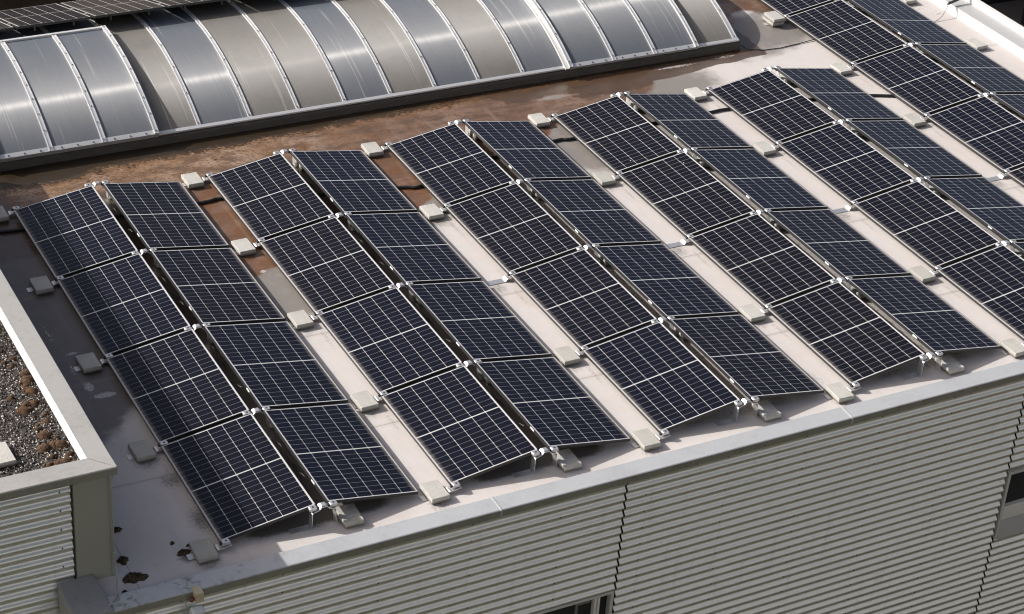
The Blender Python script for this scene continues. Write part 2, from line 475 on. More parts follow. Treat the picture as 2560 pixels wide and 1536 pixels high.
# measured layout of the array (metres)
D, PITCH, GAP = 2.54005, 1.81734, 0.06234
TILT = math.atan2(0.16501, 1.02184)
WX, GR, ZL, ZH = 1.02184, 0.13395, 0.085, 0.25
ROWS = {0: range(0, 4), 1: range(0, 4), 2: range(0, 4), 3: range(0, 4), 4: range(0, 4), 5: range(1, 7)}
ROWNAME = ['leftmost', 'second', 'third', 'fourth', 'fifth', 'rightmost']
def rowphrase(i):
    return ROWNAME[i] + ' row' + (' from left' if 0 < i < 5 else '')
def visible(x, y, z, mx=0.03):
    p = camo.matrix_world.inverted() @ Vector((x, y, z))
    u = 0.5 + p.x / -p.z * cam.lens / 36; v = 0.5 - p.y / -p.z * cam.lens / 36 * 2560 / 1536
    return -mx < u < 1 + mx and -mx < v < 1 + mx

# ---------------------------------------------------------------- ground and roof
g = MB(); g.box(-400, 400, -400, 400, -8.2, -8.0)
tag(g.build('ground', 'ground'), kind='structure')

def np_noise(x, y, s, seed):
    """smooth value noise for the outlines of the stains"""
    r = np.random.default_rng(seed).random((64, 64))
    X_, Y_ = x * s, y * s
    i, j = np.floor(X_).astype(int), np.floor(Y_).astype(int)
    fx, fy = X_ - i, Y_ - j
    fx, fy = fx * fx * (3 - 2 * fx), fy * fy * (3 - 2 * fy)
    a = r[i % 64, j % 64]; b = r[(i + 1) % 64, j % 64]; c = r[i % 64, (j + 1) % 64]; d = r[(i + 1) % 64, (j + 1) % 64]
    return (a * (1 - fx) + b * fx) * (1 - fy) + (c * (1 - fx) + d * fx) * fy
def sstep(v, a, b):
    t = np.clip((v - a) / (b - a), 0, 1); return t * t * (3 - 2 * t)

def build_roof():
    xs = np.arange(-1.29, 15.64, 0.04)
    ys = np.concatenate([np.arange(-0.40, 10.6, 0.04), np.arange(10.6, 22.1, 0.5)])
    Xg, Yg = np.meshgrid(xs, ys)
    nx, ny = len(xs), len(ys)
    v = np.stack([Xg.ravel(), Yg.ravel(), np.zeros(nx * ny)], 1)
    i = np.arange(ny - 1)[:, None] * nx + np.arange(nx - 1)[None, :]
    i = i.ravel()
    f = np.stack([i, i + 1, i + nx + 1, i + nx], 1)
    me = bpy.data.meshes.new('flat_roof')
    me.from_pydata(v.tolist(), [], f.tolist())
    x, y = v[:, 0], v[:, 1]
    wob = (np_noise(x, y, 0.9, 1) - .5) * 0.9 + (np_noise(x, y, 2.6, 2) - .5) * 0.45
    yb = np.interp(x, [-1.3, 0.0, 1.2, 2.3, 3.7, 4.9, 6.3, 7.5, 9.0, 9.7, 10.2, 12], [6.6, 6.4, 5.2, 5.0, 5.6, 5.75, 6.5, 6.95, 7.45, 7.75, 8.6, 9.5])
    rust = sstep(y + wob * 0.6 - yb, -0.25, 0.25)
    rust *= 1 - sstep(x, 9.4, 9.9) * sstep(8.35 - y, -0.5, 0.6)
    rust[(x < 0.3) & (y < 7.2)] *= 0.0
    pale = np.exp(-((x - 8.0) / .30) ** 2 - ((y - 7.9) / .07) ** 2)
    rust = rust * (1 - pale)
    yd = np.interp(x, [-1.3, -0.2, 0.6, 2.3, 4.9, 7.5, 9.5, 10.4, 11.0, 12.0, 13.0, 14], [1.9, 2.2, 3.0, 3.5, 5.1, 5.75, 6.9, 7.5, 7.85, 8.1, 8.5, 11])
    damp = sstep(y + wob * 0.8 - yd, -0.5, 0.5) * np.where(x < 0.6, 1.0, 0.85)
    dry_patch = np.exp(-((x - 10.9) / .45) ** 2 - ((y - 7.95) / .28) ** 2) + np.exp(-((x - 12.3) / .35) ** 2 - ((y - 9.95) / .5) ** 2)  # paler dry patches left out of the damp
    damp *= 1 - np.clip(dry_patch, 0, 1) * .9
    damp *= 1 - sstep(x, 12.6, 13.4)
    # rotten puddle beside the curb, near the right end of the skylight
    wet = sstep(y - np.interp(x, [6.0, 7.5, 8.6, 9.6, 10.4, 11.4], [8.25, 8.12, 8.02, 7.9, 8.0, 8.1]) + wob * .12, -.06, .06) * sstep(x, 5.5, 7.0) * (1 - sstep(x, 11.6, 12.0))
    wet = np.maximum(wet, (1 - sstep(x, -0.1, 0.5)) * sstep(y - 6.3 + wob, -.2, .3) * .55)
    wet = np.maximum(wet, sstep(y - np.interp(x, [6.6, 7.4, 8.4, 9.2, 9.8], [8.1, 7.85, 7.72, 7.66, 7.8]) + wob * .2, -.12, .12) * sstep(x, 6.4, 7.6) * (1 - sstep(x + wob * .3, 9.55, 9.85)) * (1 - pale) * .62)
    moss = sstep(y, 7.92 - 0.12 * (4.5 - np.clip(x, 0, 4.5)) / 4.5, 8.33) * np.interp(x, [-1, 0.5, 3.5, 6.5, 8], [.75, .8, .8, .55, .15])
    moss = np.maximum(moss, .85 * sstep(y, 7.75, 8.1) * (1 - sstep(x, .6, 1.9)))
    moss += sstep(y, 7.1, 7.7) * np.interp(x, [0, 3, 6, 7], [.36, .34, .22, 0])
    moss = np.maximum(moss, sstep(y, 8.16, 8.4) * np.interp(x, [0, 10, 11.5, 11.7], [.95, .85, .7, 0]))
    salt = np.zeros_like(x)
    for cx, cy, a, b, s in ((-0.2, 3.0, .16, .06, .85), (-.31, 3.22, .07, .12, .75), (-.37, 3.6, .05, .2, .55), (-.27, 3.93, .12, .04, .7), (-.4, 4.4, .06, .35, .45), (10.2, 8.2, .45, .05, .7), (11.1, 8.25, .4, .05, .55), (2.38, 4.85, .06, .05, .75)):
        salt += 1.35 * s * np.exp(-((x - cx) / a) ** 2 - ((y - cy) / b) ** 2)
    # darker under the ridges, most in the two left rows; dirt around blocks
    grime_dark = np.zeros_like(x)
    for r in range(6):
        cx = r * D + WX + GR / 2
        k = 1.35 if r < 2 else .6
        grime_dark = np.maximum(grime_dark, k * (1 - sstep(np.abs(x - cx), .55, .98)) * sstep(y, -.12, .10) * (1 - sstep(y, 7.3, 7.5)))
        for j in range(8):
            bx, by = r * D - .2, j * PITCH
            grime_dark = np.maximum(grime_dark, .62 * np.exp(-((x - bx) / .17) ** 2 - ((y - by + .16) / .22) ** 2))
            grime_dark = np.maximum(grime_dark, .5 * np.exp(-((x - bx - .16) / .05) ** 2 - ((y - by + .45) / .4) ** 2))
    for cx, cy, a, b, s in ((-.05, 1.25, .2, .18, .7), (-.02, .5, .14, .3, .75), (7.3, .35, .25, .3, .5), (-.33, -.02, .12, .1, 1.0), (.95, .02, .3, .1, .9), (-.62, -.02, .26, .035, .5)):
        grime_dark = np.maximum(grime_dark, s * np.exp(-((x - cx) / a) ** 2 - ((y - cy) / b) ** 2))
    grime_dark = np.maximum(grime_dark, .55 * (1 - sstep(y, -.37, -.28)))
    for nm, arr in (('rust', rust), ('damp', damp), ('salt', salt), ('moss', moss), ('grime_dark', grime_dark), ('wet', wet)):
        at = me.attributes.new(nm, 'FLOAT', 'POINT')
        at.data.foreach_set('value', arr.astype(np.float32))
    me.materials.append(M['roof'])
    o = bpy.data.objects.new('flat_roof', me); COL.objects.link(o)
    tag(o, kind='structure')
build_roof()

# unseen block, added to brighten the shaded wall and mirror in its ribs
b = MB(); b.box(-50, 75, -44, -30, -8, 6.0); b.cur = 1; b.box(-50, 75, -44, -30, 6.01, 24)
tag(b.build('bounce_block', ['dark_wall', 'bounce_pale']), kind='structure')

# ---------------------------------------------------------------- the warehouse below the roof
RZ = 0.006
wh = empty('warehouse', (0.4, 0, 0), RZ, 'warehouse under the panels with grey corrugated walls and metal coping', 'building')
def lx(x): return x - 0.4
b = MB()
b.box(lx(-1.55), lx(15.55), -0.40, 22, -8, -0.02)
b.box(lx(-1.55), lx(15.9), -0.455, -0.40, -8, -0.02)
b.build('wall', 'dark_void', wh)

CP, CA = 0.1103, 0.0175
RIBP = [(k / 18, math.sin(2 * math.pi * k / 18)) for k in range(18)]
def corr(mb, x0, x1, z0, z1, y0, ph=0.0):
    """ribbed sheet: broad outer flats, narrow recessed grooves"""
    V = []
    k0 = int(math.floor((z0 - ph) / CP)); k1 = int(math.ceil((z1 - ph) / CP))
    prof = [(ph + (k + t) * CP, s) for k in range(k0, k1) for t, s in RIBP]
    prof = [p for p in prof if z0 <= p[0] <= z1]
    for z, s in prof:
        V.append((x0, y0 - CA * s, z)); V.append((x1, y0 - CA * s, z))
    mb.quads(V, [(2 * k, 2 * k + 1, 2 * k + 3, 2 * k + 2) for k in range(len(prof) - 1)])
def screws(mb, x0, x1, z0, z1, y0, step, zs):
    mb.cur = 1
    x = x0
    while x < x1:
        z = math.floor((z1 - .05) / CP) * CP + CP * .25
        while z > z0:
            mb.box(x - .006, x + .006, y0 - CA - .006, y0 - CA + .004, z - .006, z + .006)
            z -= zs
        x += step
    mb.cur = 0
YF = -0.515
c1 = MB(); corr(c1, lx(-1.60), lx(4.392), -1.525, -0.02, YF); corr(c1, lx(-1.6), lx(1.9), -5.0, -1.525, YF); screws(c1, lx(-.6), lx(4.3), -1.5, 0, YF, 1.05, 2 * CP); screws(c1, lx(-.6), lx(1.8), -4, -1.6, YF, 1.05, 2 * CP)
tag(c1.build('cladding', ['corrugated', 'bolt_dark'], wh, True))
c2 = MB(); corr(c2, lx(4.414), lx(9.871), -5.2, -0.02, YF); screws(c2, lx(4.65), lx(9.8), -5, 0, YF, 1.03, 2 * CP)
c2.build('cladding', ['corrugated', 'bolt_dark'], wh, True)
c3 = MB(); corr(c3, lx(9.895), lx(15.9), -1.46, -0.02, YF); corr(c3, lx(9.895), lx(15.9), -5.2, -2.48, YF); corr(c3, lx(12.4), lx(15.9), -2.48, -1.46, YF); screws(c3, lx(10.2), lx(15), -1.4, 0, YF, 1.03, 2 * CP); screws(c3, lx(10.2), lx(15), -5, -2.5, YF, 1.03, 2 * CP)
c3.build('cladding', ['corrugated', 'bolt_dark'], wh, True)

# coping along the front edge, in lengths with capped joints
for k, (xa, xb) in enumerate(((-1.6, 2.84), (2.85, 7.26), (7.27, 11.7), (11.71, 15.95))):
    b = MB()
    b.extrude([(-.365, -.01), (-.365, .062), (-.372, .066), (-.580, .056), (-.590, .050), (-.590, -.015), (-.584, -.015), (-.560, .02), (-.40, .02)], 'x', lx(xa), lx(xb))
    b.build('coping', 'coping_metal', wh)
    b = MB()
    b.extrude([(-.5905, .046), (-.5945, .044), (-.5945, -.028), (-.5905, -.028)], 'x', lx(xa), lx(xb))
    b.build('fascia', 'fascia_metal', wh)
    if k:
        b = MB(); xx = lx(xa) - .005
        b.extrude([(-.362, .0), (-.362, .0655), (-.371, .071), (-.581, .061), (-.597, .053), (-.597, -.026), (-.595, -.026), (-.58, .03)], 'x', xx - .008, xx + .008)
        b.build('coping_joint', 'grey_coping', wh)
# hooded return of the coping at the left end
b = MB()
b.extrude([(lx(-1.66), -.03), (lx(-1.66), .072), (lx(-1.645), .080), (lx(-1.315), .086), (lx(-1.300), .080), (lx(-1.300), -.01), (lx(-1.33), .03), (lx(-1.6), .03)], 'y', -.604, -.012)
b.build('coping', 'hood_metal', wh)
b = MB(); b.box(lx(-1.655), lx(-1.61), -.60, -.02, -6, -.032)
b.build('corner_trim', 'trim_paint', wh)

def window(x0, x1, z0, z1, mull, sill):
    f = MB(); y0 = -.50
    t = .035
    f.box(x0, x1, y0 - .035, y0 + .08, z1 - t, z1); f.box(x0, x0 + t, y0 - .035, y0 + .08, z0, z1 - t); f.box(x1 - t, x1, y0 - .035, y0 + .08, z0, z1 - t)
    fr = f.build('window', 'window_frame', wh)
    p = MB(); p.box(x0 + t, x1 - t, y0 + .05, y0 + .055, z0 + sill, z1 - t); p.build('pane', 'pane', fr)
    if mull:
        mb = MB()
        mb.box(mull - .035, mull - .005, y0 - .012, y0 + .048, z0, z1 - t); mb.box(mull + .003, mull + .03, y0 - .022, y0 + .048, z0, z1 - t)
        mb.build('mullion', 'white_frame', fr)
        mb = MB(); mb.box(mull - .245, mull - .215, y0 + .03, y0 + .048, z0, z1 - .13); mb.box(mull - .245, mull - .06, y0 + .03, y0 + .048, z1 - .13, z1 - .10)
        mb.build('inner_frame', 'upstand_grey', fr)
    if sill:
        mb = MB(); mb.box(x0 + t, x1 - t, y0 - .01, y0 + .048, z0 + sill - .20, z0 + sill - .002); mb.box(x0 + t, x1 - t, y0 - .02, y0 - .01, z0 + sill - .09, z0 + sill - .03)
        mb.build('lower_rail', 'white_frame', fr)
        mb = MB(); mb.extrude([(y0 - .06, z0 + .0), (y0 - .06, z0 + .012), (y0 - .012, z0 + sill - .202), (y0 + .04, z0 + sill - .202), (y0 + .04, z0)], 'x', x0 + t, x1 - t)
        mb.build('sill', 'grey_coping', fr)
window(lx(1.94), lx(4.385), -3.1, -1.535, lx(4.19), 0)
window(lx(9.90), lx(12.39), -2.475, -1.475, None, .46)

# right parapet: membrane upstand, grey cap, white outer rim (runs along the rows)
b = MB(); b.extrude([(15.50, .004), (15.56, .045), (15.575, .12), (15.62, .12), (15.66, -.3), (15.55, -.3)], 'y', -.36, 22)
b.build('upstand', 'white_flashing', wh, loc=(-.4, 0, 0))
b = MB(); b.extrude([(15.565, .1215), (15.565, .128), (15.87, .131), (15.87, .122)], 'y', -.36, 22)
b.build('coping', 'grey_coping', wh, loc=(-.4, 0, 0))
b = MB(); b.extrude([(15.871, .06), (15.871, .150), (15.905, .205), (15.975, .212), (15.985, .02), (15.985, -.4), (15.95, -.4)], 'y', -.36, 22)
b.build('rim', 'white_flashing', wh, loc=(-.4, 0, 0))

# ---------------------------------------------------------------- annex on the left
AZ = 1.295
an = empty('annex_building', (-1.1, 0.02, -0.1), 0, 'taller annex building at left with gravel roof and broad metal coping', 'building')
AO = Vector((1.1, -0.02, 0.1))
def abuild(mb, name, mats, smooth=False):
    return mb.build(name, mats, an, smooth, tuple(AO))
b = MB(); b.box(-9, -1.115, .06, 9.05, -8, 1.10)
b.box(-1.245, -1.115, .06, 9.05, 1.10, AZ - .03); b.box(-9, -1.245, .06, .20, 1.10, AZ - .03)
abuild(b, 'wall', 'upstand_grey')
b = MB(); corr(b, -9, -1.478, -5.0, AZ - .075, .012, -.02); screws(b, -1.585, -1.5, -2, AZ - .1, .012, 1.0, 2 * CP)
abuild(b, 'cladding', ['corrugated', 'bolt_dark'], True)
b = MB(); b.bevbox(-1.455, -1.108, -.012, .06, -.12, AZ - .078, .004)
b.box(-1.112, -1.090, -.022, .05, -.12, AZ - .078)
abuild(b, 'corner_trim', 'trim_paint')
b = MB()   # side coping, sloped inner flange facing the gravel
b.extrude([(-1.030, AZ - .075), (-1.030, AZ - .004), (-1.036, AZ), (-1.245, AZ - .006), (-1.245, AZ - .03), (-1.04, AZ - .03)], 'y', -.03, 9.1)
abuild(b, 'coping', 'annex_coping')
b = MB(); b.extrude([(-1.2455, AZ - .004), (-1.292, AZ - .050), (-1.292, AZ - .060), (-1.2455, AZ - .03)], 'y', .215, 9.1)
abuild(b, 'flange', 'white_flashing')
b = MB(); b.extrude([(-.036, AZ - .08), (-.036, AZ - .002), (-.030, AZ + .0025), (.205, AZ - .003), (.212, AZ - .05), (.205, AZ - .05), (.19, AZ - .03), (-.03, AZ - .03)], 'x', -9, -1.0315)
abuild(b, 'coping', 'annex_coping')
b = MB(); b.extrude([(-.0365, AZ - .004), (-.041, AZ - .006), (-.041, AZ - .088), (-.0365, AZ - .088)], 'x', -9, -1.030)
abuild(b, 'fascia', 'fascia_metal')
b = MB(); b.tube([(-1.032, -.03, AZ + .004), (-1.14, .088, AZ + .006), (-1.235, .195, AZ + .004)], .007, 6)
abuild(b, 'mitre_seam', 'annex_coping')

def build_gravel():
    N = 24000
    px = RNG.uniform(-3.0, -1.25, N); py = RNG.uniform(.2, 4.9, N)
    s = RNG.uniform(.006, .015, N); pz = 1.103 + RNG.uniform(-.004, .012, N)
    base = np.array([(1, 0, 0), (-1, 0, 0), (0, 1, 0), (0, -1, 0), (0, 0, .8), (0, 0, -.8)], float)
    fc = np.array([(0, 2, 4), (2, 1, 4), (1, 3, 4), (3, 0, 4), (2, 0, 5), (1, 2, 5), (3, 1, 5), (0, 3, 5)])
    jit = base[None] * RNG.uniform(.6, 1.3, (N, 6, 1)) + RNG.normal(0, .18, (N, 6, 3))
    ang = RNG.uniform(0, 6.28, N); ca, sa = np.cos(ang), np.sin(ang)
    vx = jit[:, :, 0] * ca[:, None] - jit[:, :, 1] * sa[:, None]; vy = jit[:, :, 0] * sa[:, None] + jit[:, :, 1] * ca[:, None]
    V = np.stack([vx * s[:, None] + px[:, None], vy * s[:, None] + py[:, None], jit[:, :, 2] * s[:, None] + pz[:, None]], 2).reshape(-1, 3)
    F = (fc[None] + (np.arange(N) * 6)[:, None, None]).reshape(-1, 3)
    bx = np.array([(-8.9, .2, 1.101), (-1.246, .2, 1.101), (-1.246, 9, 1.101), (-8.9, 9, 1.101)])
    nb = len(V)
    me = bpy.data.meshes.new('gravel')
    me.from_pydata(np.concatenate([V, bx]).tolist(), [], F.tolist() + [(nb, nb + 1, nb + 2, nb + 3)])
    at = me.attributes.new('tone', 'FLOAT', 'POINT')
    at.data.foreach_set('value', np.concatenate([np.repeat(RNG.random(N) ** 1.8, 6), np.full(4, .02)]).astype(np.float32))
    me.materials.append(M['gravel'])
    o = bpy.data.objects.new('gravel', me); COL.objects.link(o)
    tag(o, 'loose grey and white gravel covering the annex roof', 'gravel', kind='stuff')
build_gravel()

def lump(name, cx, cy, cz, rx, ry, h, mat, seed, rag=.35):
    r = random.Random(seed)
    V, F = [], []
    nr, na = 7, 26
    lob = [r.uniform(1 - rag, 1 + rag) for _ in range(na)]
    lob = [(lob[k - 1] + 2 * lob[k] + lob[(k + 1) % na]) / 4 + r.uniform(-.1, .1) for k in range(na)]
    V.append((0, 0, h))
    for i in range(1, nr + 1):
        t = i / nr
        for k in range(na):
            a = 2 * math.pi * k / na
            q = t * (1 + (lob[k] - 1) * t)
            z = h * (1 - t ** 2.2) * r.uniform(.55, 1.25) if i < nr else -.004
            V.append((rx * q * math.cos(a), ry * q * math.sin(a), z))
    F += [(0, 1 + k, 1 + (k + 1) % na) for k in range(na)]
    for i in range(nr - 1):
        for k in range(na):
            a = 1 + i * na + k; b2 = 1 + i * na + (k + 1) % na
            F.append((a, a + na, b2 + na, b2))
    mb = MB(); mb.quads(V, F)
    return mb.build(name, mat, None, False, (cx, cy, cz))
mm = MB()
def moss_patch():
    r = random.Random(5)
    spots = []
    for _ in range(90):
        t = r.random()
        spots.append((r.uniform(-1.75, -1.28), r.uniform(.24, .5)) if t < .3 else (r.uniform(-1.5, -1.28), r.uniform(.3, 2.4)) if t < .6 else (r.uniform(-2.0, -1.3), r.uniform(1.6, 3.9)))
    V, F = [], []
    for cx, cy in spots:
        rx = r.uniform(.02, .085); n = 9; i0 = len(V)
        V.append((cx, cy, 1.112 + rx * .45))
        for q in (.6, 1.0):
            for k in range(n):
                a = 6.283 * k / n; w = rx * q * r.uniform(.7, 1.25)
                V.append((cx + w * math.cos(a), cy + w * math.sin(a), 1.112 + (rx * .32 * r.uniform(.6, 1.2) if q < 1 else -.008)))
        F += [(i0, i0 + 1 + k, i0 + 1 + (k + 1) % n) for k in range(n)]
        F += [(i0 + 1 + k, i0 + 1 + n + k, i0 + 1 + n + (k + 1) % n, i0 + 1 + (k + 1) % n) for k in range(n)]
    mm.quads(V, F)
moss_patch()
tag(mm.build('moss', 'moss_brown', None, True), 'brown moss cushions spread over the annex gravel', 'moss', kind='stuff')

# moss tufts lying on the shaded membrane beside the annex
for k, (x, y, rx, ry, h, lab) in enumerate((
        (-.855, .655, .075, .045, .03, 'small dark moss tuft by the annex wall, farthest from the front edge'),
        (-.945, .175, .085, .075, .025, 'round dark moss tuft on the bare membrane, between two others by the annex'),
        (-.925, -.125, .13, .10, .04, 'largest dark moss tuft, close to the front coping below the annex'),
        (-.37, .06, .085, .06, .035, 'moss tuft pressed against the left side of the frontmost paving block'),
        (-.23, .15, .07, .04, .025, 'thin moss tuft behind the frontmost paving block'),
        (-.41, .245, .03, .03, .02, 'tiny dark moss crumb alone on the shaded membrane'),
        (-1.08, -.29, .03, .018, .015, 'moss crumb lying against the front coping near its hooded end'),
        (.575, -.335, .05, .02, .025, 'moss crumb on the sunny strip where the shadow meets the front coping'))):
    tag(lump('moss_tuft', x, y, 0.001, rx * .82, ry * .82, h * 1.2, 'moss_dark', k + 20, .5), lab, 'moss', 'moss tufts on the membrane')

# lightning conductor running down the annex corner and over the coping
lc = empty('lightning_conductor', (-1.1, -.03, 1.2), 0, 'thin metal lightning conductor wire down the annex corner and across the coping', 'wire')
b = MB(); pts = [(0, -.012, .02), (.004, -.02, -.15), (.006, -.02, -.6), (.006, -.02, -.95), (.012, -.035, -1.03), (-.005, -.09, -1.10), (-.035, -.20, -1.125), (-.09, -.36, -1.12), (-.19, -.48, -1.108), (-.28, -.565, -1.118), (-.32, -.60, -1.18)]
b.tube(pts, .006, 6); b.build('wire', 'wire_metal', lc)
for q in ((.004, -.02, .0), (.006, -.02, -.9), (-.09, -.36, -1.118)):
    b = MB(); b.bevbox(q[0] - .016, q[0] + .016, q[1] - .012, q[1] + .014, q[2] - .012, q[2] + .014, .003); b.build('clip', 'wire_metal', lc)

# security lamp fixed under the front coping
sl = empty('wall_lamp', (-.48, -.60, -.06), 0, 'white wall lamp with amber sensor window under the shaded front coping', 'lamp')
b = MB(); rot = Matrix.Rotation(math.radians(28), 4, 'X')
b.bevbox(-.065, .065, -.14, -.045, -.20, -.01, .018, rot); b.build('housing', 'white_plastic', sl)
b = MB(); b.bevbox(-.030, .022, -.1475, -.1385, -.125, -.045, .002, rot); b.build('sensor_window', 'amber_lens', sl)
b = MB(); b.bevbox(-.04, .045, -.075, .055, .02, .13, .004, Matrix.Translation((.02, 0, 0))); b.build('mount_plate', 'beige_plastic', sl)
b.v = b.v
b = MB(); b.tube([(-.05, -.02, .03), (-.05, -.045, .05), (-.035, -.05, .075)], .022, 8); b.build('hinge', 'rust_red', sl)
b = MB(); b.tube([(-.10, -.005, .07), (-.10, -.012, .0), (-.085, -.02, -.12), (-.075, -.02, -.3)], .006, 6); b.build('cable', 'wire_metal', sl)

# ---------------------------------------------------------------- barrel skylight
AY, AR, ZB, ZT = 10.5, 3.97, 0.130, 0.700
ZC = ZT - AR
def arc(t, off=0.0):
    """t in -1..1 over the barrel's half angle"""
    a = t * math.asin(2.06 / AR)
    return AY + (AR + off) * math.sin(a), ZC + (AR + off) * math.cos(a)
NA = 40
sk = empty('barrel_skylight', (5.4, AY, 0), 0, 'long barrel vaulted skylight of translucent sheets between silver ribs', 'skylight')
SO = (-5.4, -AY, 0)
def sk_arcstrip(x0, x1, t0, t1, off0, off1, n=NA):
    """curved slab between radial offsets"""
    mb = MB(); V, F = [], []
    for k in range(n + 1):
        t = t0 + (t1 - t0) * k / n
        for off in (off0, off1):
            y, z = arc(t, off)
            V += [(x0, y, z), (x1, y, z)]
    for k in range(n):
        a = 4 * k
        F += [(a + 2, a + 3, a + 7, a + 6), (a, a + 2, a + 6, a + 4), (a + 3, a + 1, a + 5, a + 7), (a + 1, a, a + 4, a + 5)]
    F += [(0, 1, 3, 2), (4 * n + 2, 4 * n + 3, 4 * n + 1, 4 * n)]
    mb.quads(V, F)
    return mb
def glazing(x0, x1, t0, t1, off, mat, parent, n=NA):
    V, F = [], []
    for k in range(n + 1):
        y, z = arc(t0 + (t1 - t0) * k / n, off)
        V += [(x0, y, z), (x1, y, z)]
    F = [(2 * k, 2 * k + 1, 2 * k + 3, 2 * k + 2) for k in range(n)]
    mb = MB(); mb.quads(V, F)
    o = mb.build('glazing', mat, parent, True, SO)
    uv = o.data.uv_layers.new(name='UVMap')
    for lp in o.data.loops:
        i = lp.vertex_index
        uv.data[lp.index].uv = ((i % 2) * .7, (i // 2) / n)
    return o
def rib(x, w, off, h, t0, t1, parent, bolts=True, name='rib'):
    mb = sk_arcstrip(x - w / 2, x + w / 2, t0, t1, off, off + h)
    # two thin ridges and the bolts along the cap
    for s in (-1, 1):
        m2 = sk_arcstrip(x + s * w * .34 - .004, x + s * w * .34 + .004, t0, t1, off + h + .0005, off + h + .0035)
        mb.quads(m2.v, m2.f)
    if bolts:
        mb.cur = 1
        n = 8
        for k in range(n + 1):
            y, z = arc(t0 + (t1 - t0) * (.02 + .96 * k / n), off + h + .005)
            mb.box(x - .006, x + .006, y - .008, y + .008, z - .005, z + .004)
        mb.cur = 0
    return mb.build(name, ['rib_metal', 'bolt_dark'], parent, False, SO)
ribx = [-0.55, 0.15, 0.85, 1.56, 2.275, 2.906, 3.634, 4.334, 5.027, 5.724, 6.410, 7.097, 7.812, 8.549, 9.275, 9.968, 10.688, 11.42]
kinds = 'ccccdcddcdcdccccd'
for k in range(len(ribx) - 1):
    glazing(ribx[k] + .02, ribx[k + 1] - .02, -1, 1, 0, 'poly_clean' if kinds[k] == 'c' else 'poly_dusty', sk)
for k, x in enumerate(ribx):
    rib(x, .060 if 0 < k < len(ribx) - 1 else .085, .001, .010, -1, 1, sk)
b = MB()
prof = [(8.395, -.0), (8.400, .10), (8.44, .118), (8.44, .128), (8.60, .128), (8.60, 0)]
b.extrude(prof, 'x', -.6, 11.47)
b.extrude([(2 * AY - p, q) for p, q in prof], 'x', -.6, 11.47)
b.box(11.40, 11.47, 8.60, 12.4, 0, .118); b.build('curb', 'curb', sk, False, SO)
b = MB(); b.extrude([(8.425, .129), (8.425, .150), (8.47, .170), (8.475, .155), (8.44, .134)], 'x', -.6, 11.46); b.build('edge_strip', 'rib_metal', sk, False, SO)
b = MB(); V = [(11.445, *arc(-1 + 2 * k / 30, -.004)) for k in range(31)]; V = [(11.445, 12.56, .1185), (11.445, 8.44, .1185)] + V; b.face(V); b.build('end_wall', 'poly_dusty', sk, False, SO)

def sash(xs, t1, off, wide_left, top):
    """an opening sash: a curved frame lifted clear of the fixed ribs"""
    t0 = -1.012
    fr = sk_arcstrip(xs[0] - .03, xs[0] + .03, t0, t1, .012, off + .014)
    if wide_left:
        m2 = sk_arcstrip(xs[0] - .085, xs[0] - .034, t0, t1, .010, off - .005); fr.quads(m2.v, m2.f)
    m2 = sk_arcstrip(xs[-1] - .03, xs[-1] + .03, t0, t1, .012, off + .014); fr.quads(m2.v, m2.f)
    m2 = sk_arcstrip(xs[0] + .031, xs[-1] - .031, t0, t0 + .03, .012, off + .010, 3); fr.quads(m2.v, m2.f)
    if top:
        m2 = sk_arcstrip(xs[0] + .031, xs[-1] - .031, t1 - .022, t1, .012, off + .026, 3); fr.quads(m2.v, m2.f)
    f = fr.build('opening_sash', 'rib_metal', sk, False, SO)
    for a, c in zip(xs[:-1], xs[1:]):
        g2 = glazing(a + .02, c - .02, t0 + .02, t1 - .01, off, 'poly_clean', f); g2.location = (0, 0, 0)
    for x in xs:
        r = rib(x, .066, off + (.001 if x not in (xs[0], xs[-1]) else .0145), .014, t0, t1, f); r.location = (0, 0, 0)
    # bolts along the lower rail
    mb = MB()
    for a, c in zip(xs[:-1], xs[1:]):
        for q in (.2, .5, .8):
            y, z = arc(t0 + .014, off + .010)
            mb.box(a + (c - a) * q - .009, a + (c - a) * q + .009, y - .012, y + .008, z - .003, z + .007)
    mb.build('bolts', 'bolt_dark', f)
    return f
sash([0.15, 0.85, 1.56, 2.275], 0.03, .085, False, True)
sash([8.549, 9.275, 9.968, 10.688], 1.0, .055, True, False)

# ---------------------------------------------------------------- solar panels
def panel_proto():
    root = empty('solar_panel')
    # local frame: low edge on x = 0, slope rises towards +x, y along the row
    R4 = Matrix.Rotation(-TILT, 4, 'Y')
    lip, th = .004, .035
    f = MB()
    f.box(0, lip, 0, PL, -th, .0); f.box(PW - lip, PW, 0, PL, -th, .0)
    f.box(lip, PW - lip, 0, lip, -th, -.0003); f.box(lip, PW - lip, PL - lip, PL, -th, -.0003)
    fo = f.build('frame', 'black_frame', root)
    gl = MB(); gl.box(lip, PW - lip, lip, PL - lip, -.007, -.0015)
    go = gl.build('glass', 'cells', root)
    for o in (fo, go):
        o.matrix_local = R4
    return root
P0 = panel_proto()
def cable_mesh(seed):
    r = random.Random(seed); mb = MB()
    x0 = PW - .03
    for _ in range(2):
        y = r.uniform(.1, .5); pts = []
        n = 16; L2 = r.uniform(.7, 1.15)
        p1, p2 = r.uniform(0, 6), r.uniform(4, 8)
        for k in range(n + 1):
            t = k / n
            pts.append((x0 + .05 + .035 * math.sin(p1 + p2 * t), y + L2 * t, -.06 - .05 * math.sin(math.pi * t) - .05 * abs(math.sin(p1 + 5 * t))))
        mb.tube(pts, .0038, 5)
    y = r.uniform(.5, 1.2)   # a coiled spare length
    pts = [(x0 + .03 + .05 * math.cos(a * .45), y + .06 * math.sin(a * .45) + a * .004, -.13 + .03 * math.sin(a * .45 + 1)) for a in range(0, 34)]
    mb.tube(pts, .0035, 5)
    return mb
